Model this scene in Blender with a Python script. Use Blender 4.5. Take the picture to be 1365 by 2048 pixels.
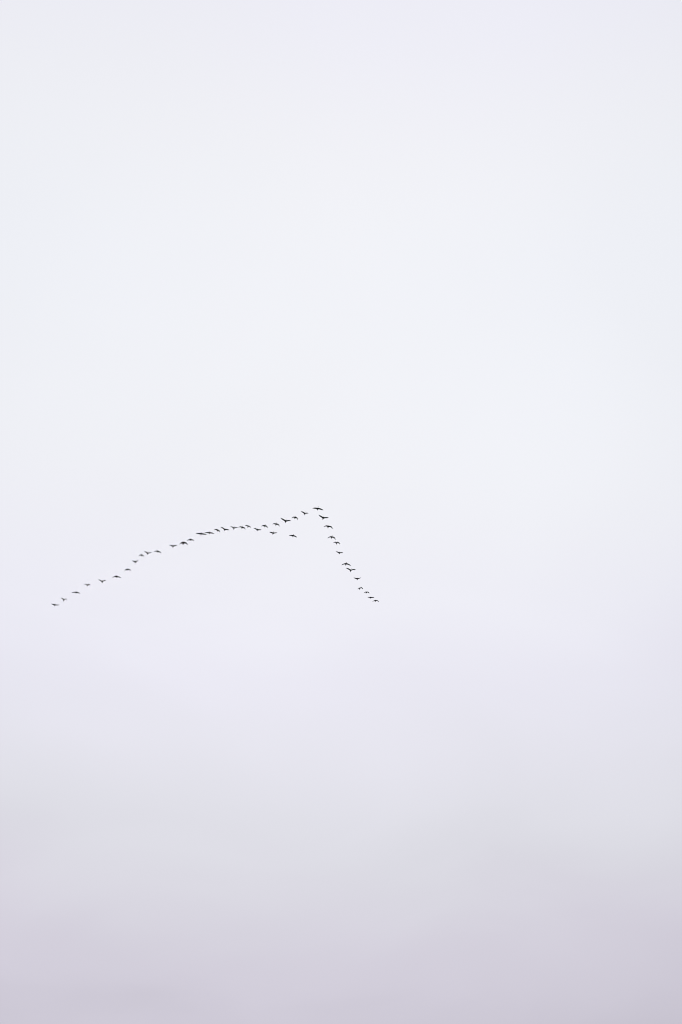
import bpy, math
from mathutils import Vector

# ------------------------------------------------------------------ clear
for o in list(bpy.data.objects):
    bpy.data.objects.remove(o, do_unlink=True)
scene = bpy.context.scene
C = scene.collection
RAD = math.radians

# ------------------------------------------------------------------ camera: standing in a field, 50 mm lens tilted up at the flock
cam_data = bpy.data.cameras.new('camera')
cam_data.sensor_fit = 'VERTICAL'
cam_data.sensor_height = 36.0
cam_data.sensor_width = 24.0
cam_data.lens = 50.0
cam_data.clip_start = 0.1
cam_data.clip_end = 20000.0
camera = bpy.data.objects.new('camera', cam_data)
camera.location = (0, 0, 1.6)
camera.rotation_euler = (RAD(90 + 40), 0, 0)
C.objects.link(camera)
scene.camera = camera

# ------------------------------------------------------------------ world: overcast, sun somewhere behind the cloud deck
SUN_ELEV = RAD(49)
SUN_AZ = RAD(-1.5)          # measured from +Y towards +X
sun_dir = Vector((math.sin(SUN_AZ) * math.cos(SUN_ELEV), math.cos(SUN_AZ) * math.cos(SUN_ELEV), math.sin(SUN_ELEV)))

world = bpy.data.worlds.new('World')
scene.world = world
world.use_nodes = True
nt = world.node_tree
N, L = nt.nodes, nt.links
N.clear()
out = N.new('ShaderNodeOutputWorld')
bg = N.new('ShaderNodeBackground')
bg.inputs['Strength'].default_value = 0.1
L.new(bg.outputs[0], out.inputs[0])
sky = N.new('ShaderNodeTexSky')
sky.sky_type = 'NISHITA'
sky.sun_disc = False
sky.sun_elevation = SUN_ELEV
sky.sun_rotation = SUN_AZ
sky.air_density = 1.0
sky.dust_density = 1.0
tc = N.new('ShaderNodeTexCoord')
DIRN = tc.outputs['Generated']


def math_node(op, a, b=None, clamp=False):
    n = N.new('ShaderNodeMath')
    n.operation = op
    n.use_clamp = clamp
    for i, v in enumerate((a, b)):
        if v is None:
            continue
        if isinstance(v, (int, float)):
            n.inputs[i].default_value = v
        else:
            L.new(v, n.inputs[i])
    return n.outputs[0]


def ramp(fac, stops, interp='B_SPLINE'):
    n = N.new('ShaderNodeValToRGB')
    n.color_ramp.interpolation = interp
    e = n.color_ramp.elements
    while len(e) < len(stops):
        e.new(0.5)
    for el, (p, c) in zip(e, stops):
        el.position = p
        el.color = (*c, 1)
    L.new(fac, n.inputs[0])
    return n.outputs[0]


def lin(r, g, b, k=1.0):
    f = lambda v: (v / 255 / 12.92 if v <= 10 else ((v / 255 + 0.055) / 1.055) ** 2.4) * k
    return (f(r), f(g), f(b))


# brightness and tint of the cloud deck against height above the horizon (sine of elevation)
sep = N.new('ShaderNodeSeparateXYZ')
L.new(DIRN, sep.inputs[0])
# the deck is thinner and brighter towards the hidden sun
dot = N.new('ShaderNodeVectorMath')
dot.operation = 'DOT_PRODUCT'
L.new(DIRN, dot.inputs[0])
dot.inputs[1].default_value = sun_dir
ang0 = math_node('ARCCOSINE', math_node('MINIMUM', dot.outputs['Value'], 0.999999))
# soft, wide unevenness of the cloud layer (projected on a flat layer overhead so that it stretches towards the horizon)
zz = math_node('MAXIMUM', math_node('ADD', sep.outputs['Z'], 0.12), 0.12)
flat = N.new('ShaderNodeCombineXYZ')
L.new(math_node('DIVIDE', sep.outputs['X'], zz), flat.inputs[0])
L.new(math_node('DIVIDE', sep.outputs['Y'], zz), flat.inputs[1])
flat.inputs[2].default_value = 9.37


def cloud_noise(scale, detail, rough, distort):
    n = N.new('ShaderNodeTexNoise')
    n.inputs['Scale'].default_value = scale
    n.inputs['Detail'].default_value = detail
    n.inputs['Roughness'].default_value = rough
    n.inputs['Distortion'].default_value = distort
    L.new(flat.outputs[0], n.inputs['Vector'])
    return math_node('SUBTRACT', n.outputs['Fac'], 0.5)


broad = cloud_noise(1.6, 2.0, 0.4, 0.3)
patchy = cloud_noise(3.0, 3.0, 0.42, 0.5)
ang = math_node('MAXIMUM', math_node('ADD', ang0, math_node('MULTIPLY', broad, RAD(16))), 0.0)
# cloud bands are not level
height = math_node('ADD', sep.outputs['Z'], math_node('ADD', math_node('MULTIPLY', broad, 0.10), math_node('MULTIPLY', patchy, 0.06)))
deck = ramp(height, [
    (0.0000, (0.5125, 0.4851, 0.5523)),
    (0.1600, (0.6121, 0.5794, 0.6597)),
    (0.3506, (0.7118, 0.6737, 0.7671)),
    (0.4037, (0.7453, 0.7145, 0.8008)),
    (0.4482, (0.7830, 0.7751, 0.8393)),
    (0.5075, (0.8155, 0.8075, 0.8809)),
    (0.5658, (0.8361, 0.8281, 0.9104)),
    (0.6492, (0.8636, 0.8718, 0.9220)),
    (0.7487, (0.8633, 0.8797, 0.9301)),
    (0.8119, (0.8632, 0.8714, 0.9217)),
    (0.8630, (0.8480, 0.8480, 0.9228)),
    (1.0000, (0.8480, 0.8480, 0.9228))], 'CARDINAL')
q = math_node('DIVIDE', ang, RAD(33.0))
glow = math_node('ADD', 0.62, math_node('MULTIPLY', 1 - 0.62, math_node('DIVIDE', 1.0, math_node('ADD', 1.0, math_node('POWER', q, 5.0)))))
# the unevenness shows more where the deck is seen edge-on, lower in the sky
low = math_node('SUBTRACT', 1.35, sep.outputs['Z'])
uneven = math_node('ADD', 1.0, math_node('MULTIPLY', low, math_node('ADD', math_node('MULTIPLY', broad, 0.09), math_node('MULTIPLY', patchy, 0.105))))
gain = math_node('MULTIPLY', math_node('MULTIPLY', glow, uneven), 10.0)
vm = N.new('ShaderNodeVectorMath')
vm.operation = 'SCALE'
L.new(deck, vm.inputs[0])
L.new(gain, vm.inputs['Scale'])
mix = N.new('ShaderNodeMix')
mix.data_type = 'RGBA'
mix.inputs['Factor'].default_value = 0.96      # a little clear-sky light through the deck
L.new(sky.outputs[0], mix.inputs['A'])
L.new(vm.outputs[0], mix.inputs['B'])
L.new(mix.outputs['Result'], bg.inputs['Color'])

# ------------------------------------------------------------------ sun, diffused by the clouds
sun_data = bpy.data.lights.new('sun', 'SUN')
sun_data.energy = 0.8
sun_data.angle = RAD(20)
sun_data.color = (1.0, 0.96, 0.92)
sun = bpy.data.objects.new('sun', sun_data)
sun.rotation_euler = (-sun_dir).to_track_quat('-Z', 'Y').to_euler()
C.objects.link(sun)

# ------------------------------------------------------------------ colour management
scene.cycles.filter_width = 0.8      # a crisp lens
scene.view_settings.view_transform = 'Standard'
scene.view_settings.look = 'None'
scene.view_settings.exposure = 0.0
scene.view_settings.gamma = 1.0
scene.view_settings.use_curve_mapping = False


# ------------------------------------------------------------------ materials
def new_mat(name, rough):
    m = bpy.data.materials.new(name)
    m.use_nodes = True
    b = m.node_tree.nodes['Principled BSDF']
    b.inputs['Roughness'].default_value = rough
    return m, m.node_tree.nodes, m.node_tree.links, b


def ground_material():
    m, n, l, b = new_mat('winter_field', 0.95)
    t = n.new('ShaderNodeTexCoord')
    a = n.new('ShaderNodeTexNoise')
    a.inputs['Scale'].default_value = 0.03
    a.inputs['Detail'].default_value = 8
    l.new(t.outputs['Object'], a.inputs['Vector'])
    r = n.new('ShaderNodeValToRGB')
    r.color_ramp.elements[0].position = 0.3
    r.color_ramp.elements[0].color = (0.035, 0.028, 0.018, 1)
    r.color_ramp.elements[1].position = 0.7
    r.color_ramp.elements[1].color = (0.062, 0.066, 0.026, 1)
    l.new(a.outputs['Fac'], r.inputs[0])
    l.new(r.outputs[0], b.inputs['Base Color'])
    c = n.new('ShaderNodeTexNoise')
    c.inputs['Scale'].default_value = 6
    c.inputs['Detail'].default_value = 6
    l.new(t.outputs['Object'], c.inputs['Vector'])
    bp = n.new('ShaderNodeBump')
    bp.inputs['Strength'].default_value = 0.6
    bp.inputs['Distance'].default_value = 0.05
    l.new(c.outputs['Fac'], bp.inputs['Height'])
    l.new(bp.outputs[0], b.inputs['Normal'])
    return m


def plumage_material():
    m, n, l, b = new_mat('dark_plumage', 0.75)
    b.inputs['Specular IOR Level'].default_value = 0.15
    t = n.new('ShaderNodeTexCoord')
    # barred feathers: fine bands along the wing, coarse mottling on the body
    w = n.new('ShaderNodeTexWave')
    w.bands_direction = 'X'
    w.inputs['Scale'].default_value = 9
    w.inputs['Distortion'].default_value = 2.5
    w.inputs['Detail'].default_value = 2
    l.new(t.outputs['Object'], w.inputs['Vector'])
    a = n.new('ShaderNodeTexNoise')
    a.inputs['Scale'].default_value = 7
    a.inputs['Detail'].default_value = 5
    l.new(t.outputs['Object'], a.inputs['Vector'])
    mx = n.new('ShaderNodeMix')
    mx.inputs['Factor'].default_value = 0.35
    l.new(a.outputs['Fac'], mx.inputs['A'])
    l.new(w.outputs['Fac'], mx.inputs['B'])
    r = n.new('ShaderNodeValToRGB')
    r.color_ramp.elements[0].position = 0.25
    r.color_ramp.elements[0].color = (0.006, 0.005, 0.005, 1)
    r.color_ramp.elements[1].position = 0.8
    r.color_ramp.elements[1].color = (0.026, 0.021, 0.020, 1)
    l.new(mx.outputs['Result'], r.inputs[0])
    l.new(r.outputs[0], b.inputs['Base Color'])
    bp = n.new('ShaderNodeBump')
    bp.inputs['Strength'].default_value = 0.3
    bp.inputs['Distance'].default_value = 0.004
    l.new(w.outputs['Fac'], bp.inputs['Height'])
    l.new(bp.outputs[0], b.inputs['Normal'])
    return m


# ------------------------------------------------------------------ the setting: one gently rolling field out to the horizon
def build_ground():
    rings = [0, 3, 8, 20, 45, 90, 180, 350, 700, 1400, 3000, 6000, 12000]
    seg = 64
    vs, fs = [(0.0, 0.0, 0.0)], []
    for r in rings[1:]:
        for k in range(seg):
            a = 2 * math.pi * k / seg
            x, y = r * math.cos(a), r * math.sin(a)
            z = 0.0 if r < 15 else min(1.0, r / 200) * (1.3 * math.sin(x * 0.013 + 1) * math.cos(y * 0.011) - 0.9)
            vs.append((x, y, z))
    for k in range(seg):
        fs.append((0, 1 + k, 1 + (k + 1) % seg))
    for i in range(len(rings) - 2):
        a, b = 1 + i * seg, 1 + (i + 1) * seg
        for k in range(seg):
            k2 = (k + 1) % seg
            fs.append((a + k, b + k, b + k2, a + k2))
    me = bpy.data.meshes.new('ground')
    me.from_pydata(vs, [], fs)
    me.polygons.foreach_set('use_smooth', [True] * len(me.polygons))
    me.materials.append(ground_material())
    o = bpy.data.objects.new('ground', me)
    o['kind'] = 'structure'
    C.objects.link(o)


build_ground()

# ------------------------------------------------------------------ the birds
# Bird space: +X the bird's own left seen from the front (image right), -Y the way it flies, +Z up. Metres.
HEADING = RAD(13)
PLUMAGE = plumage_material()
#             y (tail + .. bill -), half width, half height, z
STATIONS = [(0.470, 0.046, 0.006, -0.006), (0.430, 0.056, 0.012, -0.004), (0.350, 0.062, 0.026, 0.0), (0.270, 0.078, 0.050, 0.0),
            (0.175, 0.102, 0.074, -0.004), (0.100, 0.116, 0.088, -0.008), (0.030, 0.120, 0.094, -0.012), (-0.035, 0.116, 0.092, -0.012),
            (-0.100, 0.102, 0.082, -0.008), (-0.165, 0.080, 0.066, 0.0), (-0.210, 0.052, 0.048, 0.006), (-0.250, 0.032, 0.032, 0.012),
            (-0.310, 0.022, 0.024, 0.018), (-0.375, 0.021, 0.023, 0.022), (-0.415, 0.028, 0.032, 0.026), (-0.450, 0.031, 0.034, 0.026),
            (-0.485, 0.020, 0.022, 0.020), (-0.515, 0.013, 0.011, 0.012), (-0.540, 0.006, 0.005, 0.008)]
NR = 12                      # verts round the body
W0, W1 = 4, 9                # the wing grows out of the body between these stations
KW = W1 - W0                 # quads along the wing root
SPAN = 16                    # sections along a wing
# chord (share of the full root chord) and thickness along the wing
def chord_at(t):
    if t < 0.5:
        return 0.36 - 0.12 * t
    u = (t - 0.5) / 0.5
    return 0.30 * (1 - u ** 1.8) + 0.04 * u


def wing_curve(mid, tip, lead):
    """smooth line through shoulder, wrist and wing tip -> [(x, y, z)] ; y<0 is forward"""
    p0, p1, p2 = Vector((0, 0, 0)), Vector((mid[0], -0.03 * lead, mid[1])), Vector((tip[0], 0.07 * lead, tip[1]))
    pts = []
    t1 = (p2 - p0) * 0.5
    t1 = t1.normalized() * min((p1 - p0).length, (p2 - p1).length) * 1.05
    m0 = ((p1 - p0) * 2 - t1) * 0.85
    m2 = (p2 - p1) * 2 - t1
    def herm(a, b, ma, mb, u):
        return a * (2*u**3 - 3*u**2 + 1) + ma * (u**3 - 2*u**2 + u) + b * (-2*u**3 + 3*u**2) + mb * (u**3 - u**2)
    half = SPAN // 2
    for i in range(SPAN + 1):
        if i <= half:
            pts.append(herm(p0, p1, m0, t1, i / half))
        else:
            pts.append(herm(p1, p2, t1, m2, (i - half) / (SPAN - half)))
    return pts


def build_bird(loc, scale, lmid, ltip, rmid, rtip):
    s = 0.5 * scale + 0.5 * BODY_MEAN
    vs, fs = [], []
    for (y, w, h, z) in STATIONS:
        for k in range(NR):
            a = 2 * math.pi * (k + 0.5) / NR           # half step: a flat side quad at left and right
            vs.append((w * math.cos(a) * s, y * s, (z + h * math.sin(a)) * s))
    n = len(STATIONS)
    right = (NR - 1, 0)              # side quad between verts NR-1 (below) and 0 (above)
    left = (NR // 2 - 1, NR // 2)    # above, below
    for i in range(n - 1):
        for k in range(NR):
            if W0 <= i < W1 and k in (NR - 1, NR // 2 - 1):
                continue                                 # opening where a wing grows
            k2 = (k + 1) % NR
            fs.append((i * NR + k, i * NR + k2, (i + 1) * NR + k2, (i + 1) * NR + k))
    fs.append(tuple(range(NR - 1, -1, -1)))
    fs.append(tuple((n - 1) * NR + k for k in range(NR)))
    for side, mid, tip, up_i, dn_i in ((1, rmid, rtip, 0, NR - 1), (-1, lmid, ltip, NR // 2 - 1, NR // 2)):
        top = [i * NR + up_i for i in range(W0, W1 + 1)]
        bot = [i * NR + dn_i for i in range(W0, W1 + 1)]
        loop = top + bot[::-1]
        curve = wing_curve(mid, tip, s)
        total = sum((curve[i + 1] - curve[i]).length for i in range(SPAN))
        run = 0.0
        for i in range(1, SPAN + 1):
            run += (curve[i] - curve[i - 1]).length
            t = run / total
            if abs(curve[i].x) < 0.1 * s and i < SPAN - 1:
                continue
            p = curve[i]
            d = (curve[min(i + 1, SPAN)] - curve[i - 1]).normalized()
            nrm = Vector((-d.z, 0, d.x)) * (1 if d.x >= 0 else -1)
            nrm.normalize()
            c = chord_at(t) * s * CHORD
            th = (0.030 * (1 - t) + 0.006) * s
            ring = []
            for half in (1, -1):
                for k in range(KW + 1):
                    u = k / KW                           # 0 trailing edge, 1 leading edge
                    fat = math.sin(math.pi * min(1, max(0, u)) ** 1.0) ** 0.7 * 0.9 + 0.1
                    camber = 0.05 * c * math.sin(math.pi * u)
                    feather = 0.0
                    if k == 0:                           # uneven trailing edge: feather tips
                        feather = (0.012 if i % 2 else -0.006) * s
                    y = p.y + c * (0.5 - u) + feather
                    q = Vector((p.x, y, p.z)) + nrm * (half * th * fat * 0.5 + camber)
                    ring.append(q)
            ring = ring[:KW + 1] + ring[KW + 1:][::-1]
            base = len(vs)
            vs.extend(tuple(v) for v in ring)
            cur = list(range(base, base + len(ring)))
            m = len(loop)
            for k in range(m):
                k2 = (k + 1) % m
                f = (loop[k], loop[k2], cur[k2], cur[k])
                fs.append(f if side > 0 else f[::-1])
            loop = cur
        fs.append(tuple(loop) if side > 0 else tuple(loop[::-1]))
    me = bpy.data.meshes.new('flying_bird')
    me.from_pydata(vs, [], fs)
    me.validate()
    import bmesh
    bm = bmesh.new()
    bm.from_mesh(me)
    bmesh.ops.recalc_face_normals(bm, faces=bm.faces)
    bm.to_mesh(me)
    bm.free()
    me.polygons.foreach_set('use_smooth', [True] * len(me.polygons))
    me.materials.append(PLUMAGE)
    o = bpy.data.objects.new('flying_bird', me)
    o.location = loc
    o.rotation_euler = (0, 0, HEADING)
    C.objects.link(o)
    return o


BODY_MEAN = 0.90
CHORD = 0.98
# position, size, then (sideways, up) of the wrist and tip of each wing, all in metres
BIRDS = [
    ((-3.69,172.79,147.30),1.044,(-0.421,-0.012),(-0.886,-0.035),(0.457,-0.043),(0.920,-0.129)),
    ((-5.82,174.59,147.82),0.800,(-0.335,0.178),(-0.632,0.292),(0.288,0.077),(0.664,0.202)),
    ((-7.39,176.19,148.27),0.778,(-0.285,0.033),(-0.568,-0.209),(0.310,-0.087),(0.423,-0.442)),
    ((-8.96,177.48,148.62),1.112,(-0.425,0.199),(-0.817,0.532),(0.395,0.110),(0.858,0.391)),
    ((-10.55,178.68,148.94),0.797,(-0.345,0.012),(-0.641,-0.095),(0.311,-0.025),(0.592,-0.330)),
    ((-12.42,179.32,149.12),0.752,(-0.319,-0.014),(-0.561,-0.262),(0.306,-0.099),(0.487,-0.364)),
    ((-13.72,180.83,149.52),0.775,(-0.302,0.138),(-0.600,0.241),(0.336,0.043),(0.680,0.158)),
    ((-15.18,179.55,149.18),0.620,(-0.234,0.153),(-0.478,0.105),(0.251,0.053),(0.446,-0.168)),
    ((-16.17,179.91,149.27),0.787,(-0.346,0.044),(-0.613,-0.154),(0.287,-0.008),(0.578,-0.283)),
    ((-17.53,180.18,149.35),0.758,(-0.302,0.149),(-0.600,0.239),(0.281,0.108),(0.629,0.233)),
    ((-19.10,180.68,149.48),0.896,(-0.314,0.207),(-0.660,0.417),(0.384,0.039),(0.775,0.002)),
    ((-20.31,181.00,149.56),0.769,(-0.300,0.096),(-0.575,-0.095),(0.264,-0.034),(0.471,-0.401)),
    ((-21.70,181.97,149.81),0.891,(-0.384,-0.060),(-0.761,-0.058),(0.395,0.009),(0.785,0.002)),
    ((-23.11,182.36,149.91),1.046,(-0.462,-0.014),(-0.890,0.023),(0.462,0.006),(0.927,0.025)),
    ((-25.11,184.66,150.50),0.745,(-0.284,-0.069),(-0.551,-0.294),(0.280,0.033),(0.635,-0.080)),
    ((-26.42,185.92,150.81),1.450,(-0.371,-0.059),(-0.617,-0.527),(0.387,0.078),(0.777,-0.222)),
    ((-28.27,187.21,151.13),0.868,(-0.371,0.161),(-0.682,0.173),(0.293,0.226),(0.672,0.416)),
    ((-31.12,189.07,151.57),0.768,(-0.322,-0.054),(-0.574,-0.169),(0.302,-0.083),(0.676,-0.271)),
    ((-32.87,189.83,151.75),0.826,(-0.313,0.131),(-0.623,0.378),(0.288,0.086),(0.650,0.258)),
    ((-34.03,190.59,151.93),0.693,(-0.262,-0.062),(-0.486,-0.320),(0.257,-0.036),(0.476,-0.291)),
    ((-35.39,193.23,152.53),0.780,(-0.336,0.065),(-0.659,0.199),(0.204,0.193),(0.435,0.501)),
    ((-37.26,196.22,153.18),0.819,(-0.274,-0.165),(-0.439,-0.516),(0.322,0.060),(0.656,-0.140)),
    ((-39.50,198.97,153.76),0.929,(-0.365,-0.150),(-0.693,-0.369),(0.453,-0.076),(0.819,-0.121)),
    ((-42.32,201.08,154.19),0.966,(-0.409,0.242),(-0.757,0.365),(0.359,0.340),(0.661,0.497)),
    ((-45.21,202.51,154.48),0.731,(-0.310,0.210),(-0.533,0.048),(0.284,0.211),(0.540,0.129)),
    ((-47.66,205.32,155.02),0.896,(-0.416,-0.056),(-0.759,-0.183),(0.371,-0.058),(0.768,-0.095)),
    ((-50.44,208.41,155.59),0.874,(-0.275,0.308),(-0.635,0.356),(0.316,0.271),(0.632,0.183)),
    ((-52.38,210.41,155.95),0.939,(-0.363,0.056),(-0.720,0.200),(0.421,0.027),(0.853,0.188)),
    ((-11.19,182.11,149.85),0.820,(-0.351,0.065),(-0.659,0.191),(0.337,0.095),(0.693,0.247)),
    ((-7.94,183.09,150.10),0.819,(-0.369,0.009),(-0.671,-0.088),(0.326,-0.067),(0.709,-0.199)),
    ((-2.85,176.31,148.30),1.056,(-0.397,0.204),(-0.740,0.520),(0.389,0.079),(0.883,0.267)),
    ((-2.08,179.61,149.19),0.973,(-0.359,0.069),(-0.737,-0.145),(0.420,0.044),(0.762,-0.281)),
    ((-1.54,183.60,150.23),0.955,(-0.355,-0.066),(-0.706,-0.364),(0.385,-0.059),(0.681,-0.400)),
    ((-0.71,185.88,150.80),0.793,(-0.315,0.107),(-0.606,-0.098),(0.304,0.079),(0.572,-0.186)),
    ((-0.26,189.75,151.73),0.797,(-0.302,0.112),(-0.642,0.221),(0.326,0.083),(0.685,0.176)),
    ((0.86,194.00,152.70),1.046,(-0.433,-0.154),(-0.799,-0.412),(0.427,-0.058),(0.868,-0.252)),
    ((1.70,196.56,153.26),1.068,(-0.428,0.210),(-0.806,0.390),(0.451,0.208),(0.890,0.365)),
    ((2.90,199.94,153.96),0.889,(-0.369,0.061),(-0.692,0.183),(0.331,0.170),(0.709,0.423)),
    ((3.39,203.70,154.71),0.762,(-0.254,-0.037),(-0.468,-0.297),(0.300,0.146),(0.601,-0.116)),
    ((4.58,205.32,155.02),0.762,(-0.293,-0.032),(-0.462,-0.308),(0.320,0.071),(0.538,-0.241)),
    ((5.36,207.40,155.41),0.762,(-0.295,-0.009),(-0.565,0.023),(0.303,0.057),(0.735,0.184)),
    ((6.27,208.75,155.66),0.781,(-0.298,-0.078),(-0.572,-0.270),(0.361,0.043),(0.698,-0.059)),
]
LABELS = [
    'leading dark bird at the tip of the V, long wings spread flat',
    'dark bird with raised wings, first behind the leader on the left arm',
    'dark bird with wings curved down, second behind the leader on the left arm',
    'large dark bird with both wings raised in a wide V, upper left arm',
    'dark bird with drooping wings just left of the large bird with raised wings',
    'dark bird with wings curved down, fifth behind the leader on the left arm',
    'dark bird with slightly raised wings, sixth behind the leader on the left arm',
    'small dark bird with bent wings, seventh behind the leader on the left arm',
    'dark bird with wings arched down, eighth behind the leader on the left arm',
    'dark bird with slightly raised wings, ninth behind the leader on the left arm',
    'dark bird with one wing raised high, tenth behind the leader on the left arm',
    'dark bird with sharply drooping wing, eleventh behind the leader on the left arm',
    'dark bird with wings spread flat, right next to a larger flat-winged bird',
    'largest flat-winged dark bird in the middle of the left arm',
    'dark bird with gently arched wings just right of the stoutest arched bird',
    'stoutest dark bird with broad wings arched down, mid left arm',
    'dark bird with raised wings just left of the stoutest arched bird',
    'dark bird with arched wings, first one left of the widest gap in the left arm',
    'dark bird with wings in a lopsided V, tenth from the far left end',
    'small dark bird with wings arched down, ninth from the far left end',
    'dark bird with straight wings in a V, eighth from the far left end',
    'dark bird with wings arched down, seventh from the far left end',
    'dark bird with wings arched down, sixth from the far left end',
    'dark bird with wings raised in a V, fifth from the far left end',
    'small dark bird with wings bent like an M, fourth from the far left end',
    'dark bird with wings almost flat, third from the far left end',
    'dark bird with raised bent wings, second from the far left end',
    'dark bird with nearly flat wings at the far left end of the flock',
    'dark bird with raised wings flying just below the left arm, left of the two',
    'dark bird with drooping wings alone inside the V, right of the two stray birds',
    'dark bird with one wing raised, first behind the leader on the right arm',
    'dark bird with bent wings, second behind the leader on the right arm',
    'dark bird with wings arched down, third behind the leader on the right arm',
    'small dark bird with bent wings, fourth behind the leader on the right arm',
    'dark bird with slightly raised wings, fifth behind the leader on the right arm',
    'dark bird with wide arched wings, sixth behind the leader on the right arm',
    'dark bird with wings raised in a V, seventh behind the leader, right arm',
    'dark bird with wings in a shallow V, fifth from the end of the right arm',
    'small dark bird with bent wings, fourth from the end of the right arm',
    'small dark bird with drooping wing tips, third from the end of the right arm',
    'small dark bird with flat wings, second from the end of the right arm',
    'small dark bird with drooping wings, last of the right arm',
]
for b, lab in zip(BIRDS, LABELS):
    o = build_bird(*b)
    o['label'] = lab
    o['category'] = 'bird'
    o['group'] = 'dark birds flying in a V formation'
